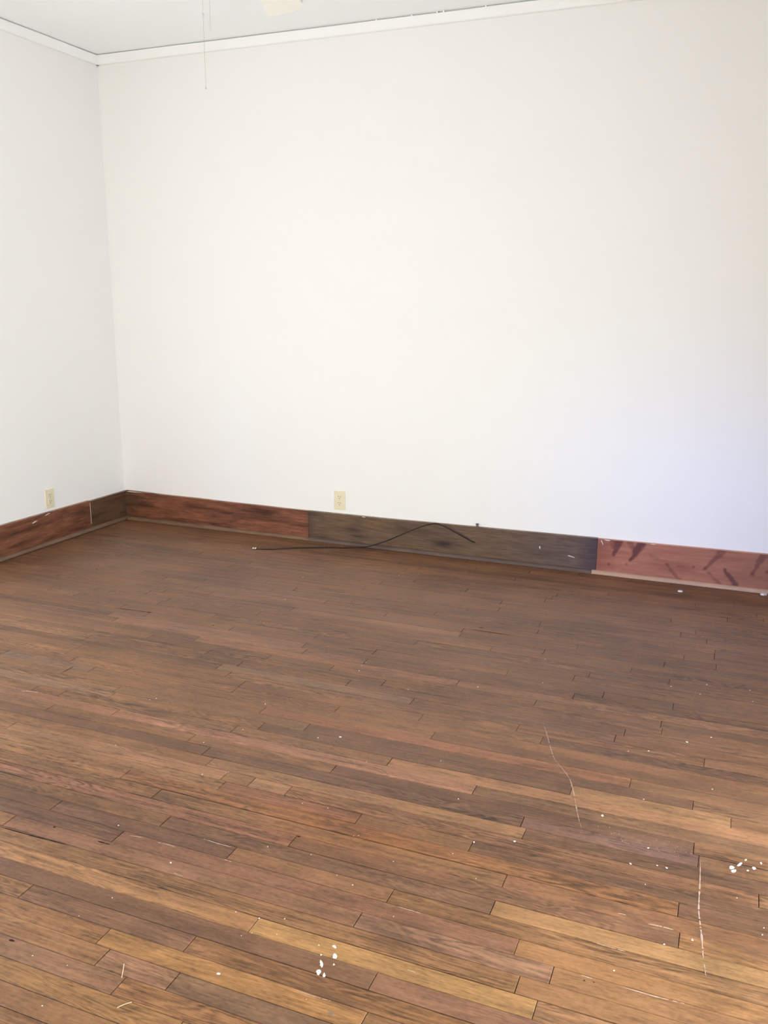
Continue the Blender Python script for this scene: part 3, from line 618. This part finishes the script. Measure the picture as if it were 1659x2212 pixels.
smear(bl, [(0.3695, 0.185), (0.3725, 0.185), (0.3725, 0.045), (0.3695, 0.045)], 'left', 0.0206)
smear(bl, [(0.72, 0.192), (0.76, 0.186), (0.77, 0.187), (0.74, 0.194)], 'left', 0.0206)
smear(bl, [(0.83, 0.168), (0.87, 0.160), (0.875, 0.163), (0.85, 0.171)], 'left', 0.0206)
smear(bb, [(0.03, 0.1905), (0.11, 0.1905), (0.17, 0.1925), (0.11, 0.1945), (0.05, 0.1945)])

# ------------------------------------------------------------------ electrical outlets
def outlet(name, loc, rotz, label):
    root = empty(name, loc); root.rotation_euler = (0, 0, rotz)
    tag(root, label, 'outlet', 'wall outlets above the baseboards')
    w, h = 0.072, 0.1155            # local: x across, -y out of the wall
    bm = bmesh.new(); add_box(bm, -w/2, w/2, -0.0065, 0.0, -h/2, h/2)
    ed = [e for e in bm.edges if all(v.co.y < -0.001 for v in e.verts)]
    bmesh.ops.bevel(bm, geom=ed, offset=0.0035, segments=3, affect='EDGES', profile=0.6)
    bmesh.ops.recalc_face_normals(bm, faces=bm.faces[:])
    mesh_obj('cover_plate', bm, M_IVORY, root)
    for s in (1, -1):
        zc = 0.0195*s; bm = bmesh.new(); n = 20; lo, hi = [], []
        for k in range(n):
            a = 2*math.pi*k/n; x = 0.0175*math.cos(a); z = max(-0.0140, min(0.0140, 0.0175*math.sin(a)))
            lo.append(bm.verts.new((x, -0.006, zc+z))); hi.append(bm.verts.new((x*0.96, -0.0082, zc+z*0.96)))
        for k in range(n): bm.faces.new((lo[k], lo[(k+1) % n], hi[(k+1) % n], hi[k]))
        bm.faces.new(hi); bmesh.ops.recalc_face_normals(bm, faces=bm.faces[:])
        rc_ = mesh_obj('receptacle', bm, M_IVORY, root)
        for sx, hh in ((-0.0066, 0.0095), (0.0066, 0.0080)):
            bm = bmesh.new(); add_box(bm, sx-0.0013, sx+0.0013, -0.0085, -0.0078, zc+0.0045-hh/2, zc+0.0045+hh/2)
            bmesh.ops.recalc_face_normals(bm, faces=bm.faces[:]); mesh_obj('slot', bm, M_SLOT, rc_)
        bm = bmesh.new(); vs = [bm.verts.new((0.0027*math.cos(t), -0.0085, zc-0.0078+0.0027*math.sin(t))) for t in [2*math.pi*i/10 for i in range(10)]]
        vb = [bm.verts.new((v.co.x, -0.0078, v.co.z)) for v in vs]; bm.faces.new(vs)
        for i in range(10): bm.faces.new((vs[i], vs[(i+1) % 10], vb[(i+1) % 10], vb[i]))
        bmesh.ops.recalc_face_normals(bm, faces=bm.faces[:]); mesh_obj('ground_hole', bm, M_SLOT, rc_)
    bm = bmesh.new(); vs = [bm.verts.new((0.0028*math.cos(t), -0.0078, 0.0028*math.sin(t))) for t in [2*math.pi*i/12 for i in range(12)]]
    vb = [bm.verts.new((v.co.x*1.15, -0.006, v.co.z*1.15)) for v in vs]; bm.faces.new(vs)
    for i in range(12): bm.faces.new((vs[i], vs[(i+1) % 12], vb[(i+1) % 12], vb[i]))
    bmesh.ops.recalc_face_normals(bm, faces=bm.faces[:]); mesh_obj('screw', bm, M_SCREW, root)
    return root
outlet('electrical_outlet', (1.6195, 0.0, 0.268), 0.0, 'ivory duplex outlet on the wide wall above the dark baseboard')
outlet('electrical_outlet', (0.0, -0.699, 0.278), math.radians(90), 'ivory duplex outlet on the narrow left wall near the corner')

# ------------------------------------------------------------------ coaxial cable and clip
cable = empty('coaxial_cable', (CORD[0][0], CORD[0][1], 0.0)); tag(cable, 'dark brown cable lying on the floor and arching up against the baseboard', 'cable')
def world_child(o, root):
    o.parent = root; o.matrix_parent_inverse = root.matrix_basis.inverted()
    return o
bm = bmesh.new(); tube(bm, catmull(CORD, 10), 0.0038, 10)
world_child(mesh_obj('cable_jacket', bm, M_CABLE, None, True), cable)
tip0, tip1 = Vector(CORD_TIP[0]), Vector(CORD_TIP[1]); dv = (tip1-tip0); tip0.z = tip1.z = 0.0062
bm = bmesh.new(); tube(bm, [tip0-dv*0.1, tip0+dv*0.35], 0.0052, 12)
world_child(mesh_obj('connector_ferrule', bm, M_STEEL), cable)
bm = bmesh.new(); tube(bm, [tip0+dv*0.35, tip0+dv*0.5], 0.0030, 12)
world_child(mesh_obj('connector_neck', bm, M_CLIP), cable)
bm = bmesh.new(); tube(bm, [tip0+dv*0.5, tip0+dv*0.9], 0.0056, 6)
world_child(mesh_obj('connector_nut', bm, M_STEEL), cable)

clip = empty('rubber_door_bumper', (2.4955, -0.012, 0.1925)); tag(clip, 'small dark grey rubber knob on top of the dark baseboard', 'knob')
bm = bmesh.new(); lathe(bm, [(0.0085, -0.0012), (0.0085, 0.002), (0.005, 0.004), (0.0045, 0.007), (0.0075, 0.010), (0.0090, 0.014), (0.0075, 0.0185), (0.003, 0.020)], 16)
bmesh.ops.recalc_face_normals(bm, faces=bm.faces[:]); mesh_obj('knob', bm, M_CLIP, clip, True)
bm = bmesh.new(); lathe(bm, [(0.0032, 0.0195), (0.0032, 0.0212), (0.001, 0.0220)], 12)
bmesh.ops.recalc_face_normals(bm, faces=bm.faces[:]); mesh_obj('screw_head', bm, M_STEEL, clip, True)

# ------------------------------------------------------------------ loose bits on the floor
def chip(name, x, y, r, h, label, cat, seed):
    rg = random.Random(seed); pts = blob(0, 0, r, 7, 1.35, 0.2, rg); bm = bmesh.new()
    lo = [bm.verts.new((p[0], p[1], 0.0008)) for p in pts]; hi = [bm.verts.new((p[0]*0.7, p[1]*0.7, h*rg.uniform(0.8, 1.1))) for p in pts]; n = len(pts)
    for i in range(n): bm.faces.new((lo[i], lo[(i+1) % n], hi[(i+1) % n], hi[i]))
    bm.faces.new(hi); bm.faces.new(lo[::-1]); bmesh.ops.recalc_face_normals(bm, faces=bm.faces[:])
    return tag(mesh_obj(name, bm, M_PAINT, None, False, (x, y, 0.0)), label, cat)
chip('plaster_chip', CHIPS[0][0], CHIPS[0][1], 0.0115, 0.007, 'white plaster chip on the floor below the pinkish baseboard', 'chip', 3)
chip('plaster_chip', CHIPS[1][0], CHIPS[1][1]-0.012, 0.0125, 0.008, 'white plaster chip at the right edge, against the pale shoe molding', 'chip', 5)
M_STRAW = plain('pale_wood_splinter', lin((222, 196, 158)), 0.7)
for pts, lab in zip(SPLINTERS, ('pale straw-thin splinter lying across a yellow plank at lower left', 'thin pale splinter lying along the line of sight at lower left')):
    bm = bmesh.new(); tube(bm, catmull([(p[0]-pts[1][0], p[1]-pts[1][1], 0.0012) for p in pts], 5), 0.0009, 6)
    tag(mesh_obj('wood_splinter', bm, M_STRAW, None, False, (pts[1][0], pts[1][1], 0.0)), lab, 'splinter')

# ------------------------------------------------------------------ ceiling fan (one blade tip and the pull chains reach into view)
HX, HY = 2.34, -2.13
fan = empty('ceiling_fan', (HX, HY, CZ)); tag(fan, 'cream ceiling fan with a blade tip and pull chains hanging into view', 'ceiling fan')
def fpart(name, prof, mat):
    bm = bmesh.new(); lathe(bm, [(r, z-CZ) for r, z in prof], 32); bmesh.ops.recalc_face_normals(bm, faces=bm.faces[:])
    return mesh_obj(name, bm, mat, fan, True)
fpart('canopy', [(0.075, CZ), (0.075, CZ-0.02), (0.05, CZ-0.06), (0.018, CZ-0.07)], M_FANBODY)
fpart('downrod', [(0.013, CZ-0.065), (0.013, 2.66)], M_FANBODY)
fpart('motor_housing', [(0.04, 2.665), (0.11, 2.655), (0.135, 2.62), (0.135, 2.565), (0.10, 2.54)], M_FANBODY)
fpart('switch_housing', [(0.10, 2.545), (0.105, 2.53), (0.145, 2.50), (0.150, 2.475), (0.12, 2.455), (0.03, 2.45)], M_FANBODY)
AX0 = math.atan2(0.665, -0.245)
for k in range(5):
    a = AX0+2*math.pi*k/5; ca, sa = math.cos(a), math.sin(a)
    # local u along the blade, v across (to the left seen from the hub); pitched about u
    ends = []
    outline = [(0.20, -0.050), (0.30, -0.058), (0.50, -0.066), (0.680, -0.068), (0.706, -0.058), (0.718, -0.035), (0.720, 0.030), (0.711, 0.055), (0.685, 0.068), (0.50, 0.066), (0.30, 0.058), (0.20, 0.050)]
    def W3(u, v, dz):
        tilt = math.radians(12); vv = v*math.cos(tilt); z = -v*math.sin(tilt)
        return (u*ca - vv*sa, u*sa + vv*ca, 2.517-CZ+z+dz)
    bm = bmesh.new(); lo = [bm.verts.new(W3(u, v, -0.004)) for u, v in outline]; hi = [bm.verts.new(W3(u, v, 0.004)) for u, v in outline]
    n = len(outline); bm.faces.new(lo); bm.faces.new(hi[::-1])
    for i in range(n): bm.faces.new((lo[i], lo[(i+1) % n], hi[(i+1) % n], hi[i]))
    bmesh.ops.recalc_face_normals(bm, faces=bm.faces[:]); bld = mesh_obj('blade', bm, M_BLADE, fan)
    bm = bmesh.new(); br = [(0.10, -0.02), (0.19, -0.03), (0.26, -0.035), (0.28, 0.0), (0.26, 0.035), (0.19, 0.03), (0.10, 0.02)]
    lo = [bm.verts.new(W3(u, v, 0.004)) for u, v in br]; hi = [bm.verts.new(W3(u, v, 0.009)) for u, v in br]; n = len(br)
    bm.faces.new(lo); bm.faces.new(hi[::-1])
    for i in range(n): bm.faces.new((lo[i], lo[(i+1) % n], hi[(i+1) % n], hi[i]))
    bmesh.ops.recalc_face_normals(bm, faces=bm.faces[:]); mesh_obj('blade_bracket', bm, M_FANBODY, bld)
def octa(bm, c, r, rz=None):
    rz = rz or r; c = Vector(c); v = [bm.verts.new(c+Vector(d)) for d in ((r, 0, 0), (0, r, 0), (-r, 0, 0), (0, -r, 0), (0, 0, rz), (0, 0, -rz))]
    for i in range(4): bm.faces.new((v[i], v[(i+1) % 4], v[4])); bm.faces.new((v[(i+1) % 4], v[i], v[5]))
def chain(x, y, z1, z0, tip, conn=None):
    bm = bmesh.new(); z = z1
    while z > z0:
        octa(bm, (x-HX, y-HY, z-CZ), 0.00135); z -= 0.0034
    tube(bm, [(x-HX, y-HY, z1-CZ), (x-HX, y-HY, z0-CZ)], 0.0005, 4)
    c = mesh_obj('pull_chain', bm, M_CHAIN, fan)
    if tip:
        bm = bmesh.new(); lathe(bm, [(0.001, z0-CZ+tip*2), (tip, z0-CZ+tip), (tip, z0-CZ), (0.001, z0-CZ-tip)], 10, x-HX, y-HY)
        bmesh.ops.recalc_face_normals(bm, faces=bm.faces[:]); mesh_obj('end_bead', bm, M_CHAIN, c, True)
    if conn:
        bm = bmesh.new(); lathe(bm, [(0.0012, conn-CZ+0.006), (0.0028, conn-CZ+0.004), (0.0028, conn-CZ-0.004), (0.0012, conn-CZ-0.006)], 10, x-HX, y-HY)
        bmesh.ops.recalc_face_normals(bm, faces=bm.faces[:]); mesh_obj('chain_coupling', bm, M_CHAIN, c, True)
chain(2.2133, -2.2110, 2.47, 2.0815, 0.0022, 2.289)
chain(2.2312, -2.2004, 2.47, 2.2440, 0.0)
chain(2.4740, -2.0600, 2.47, 2.3400, 0.0034)
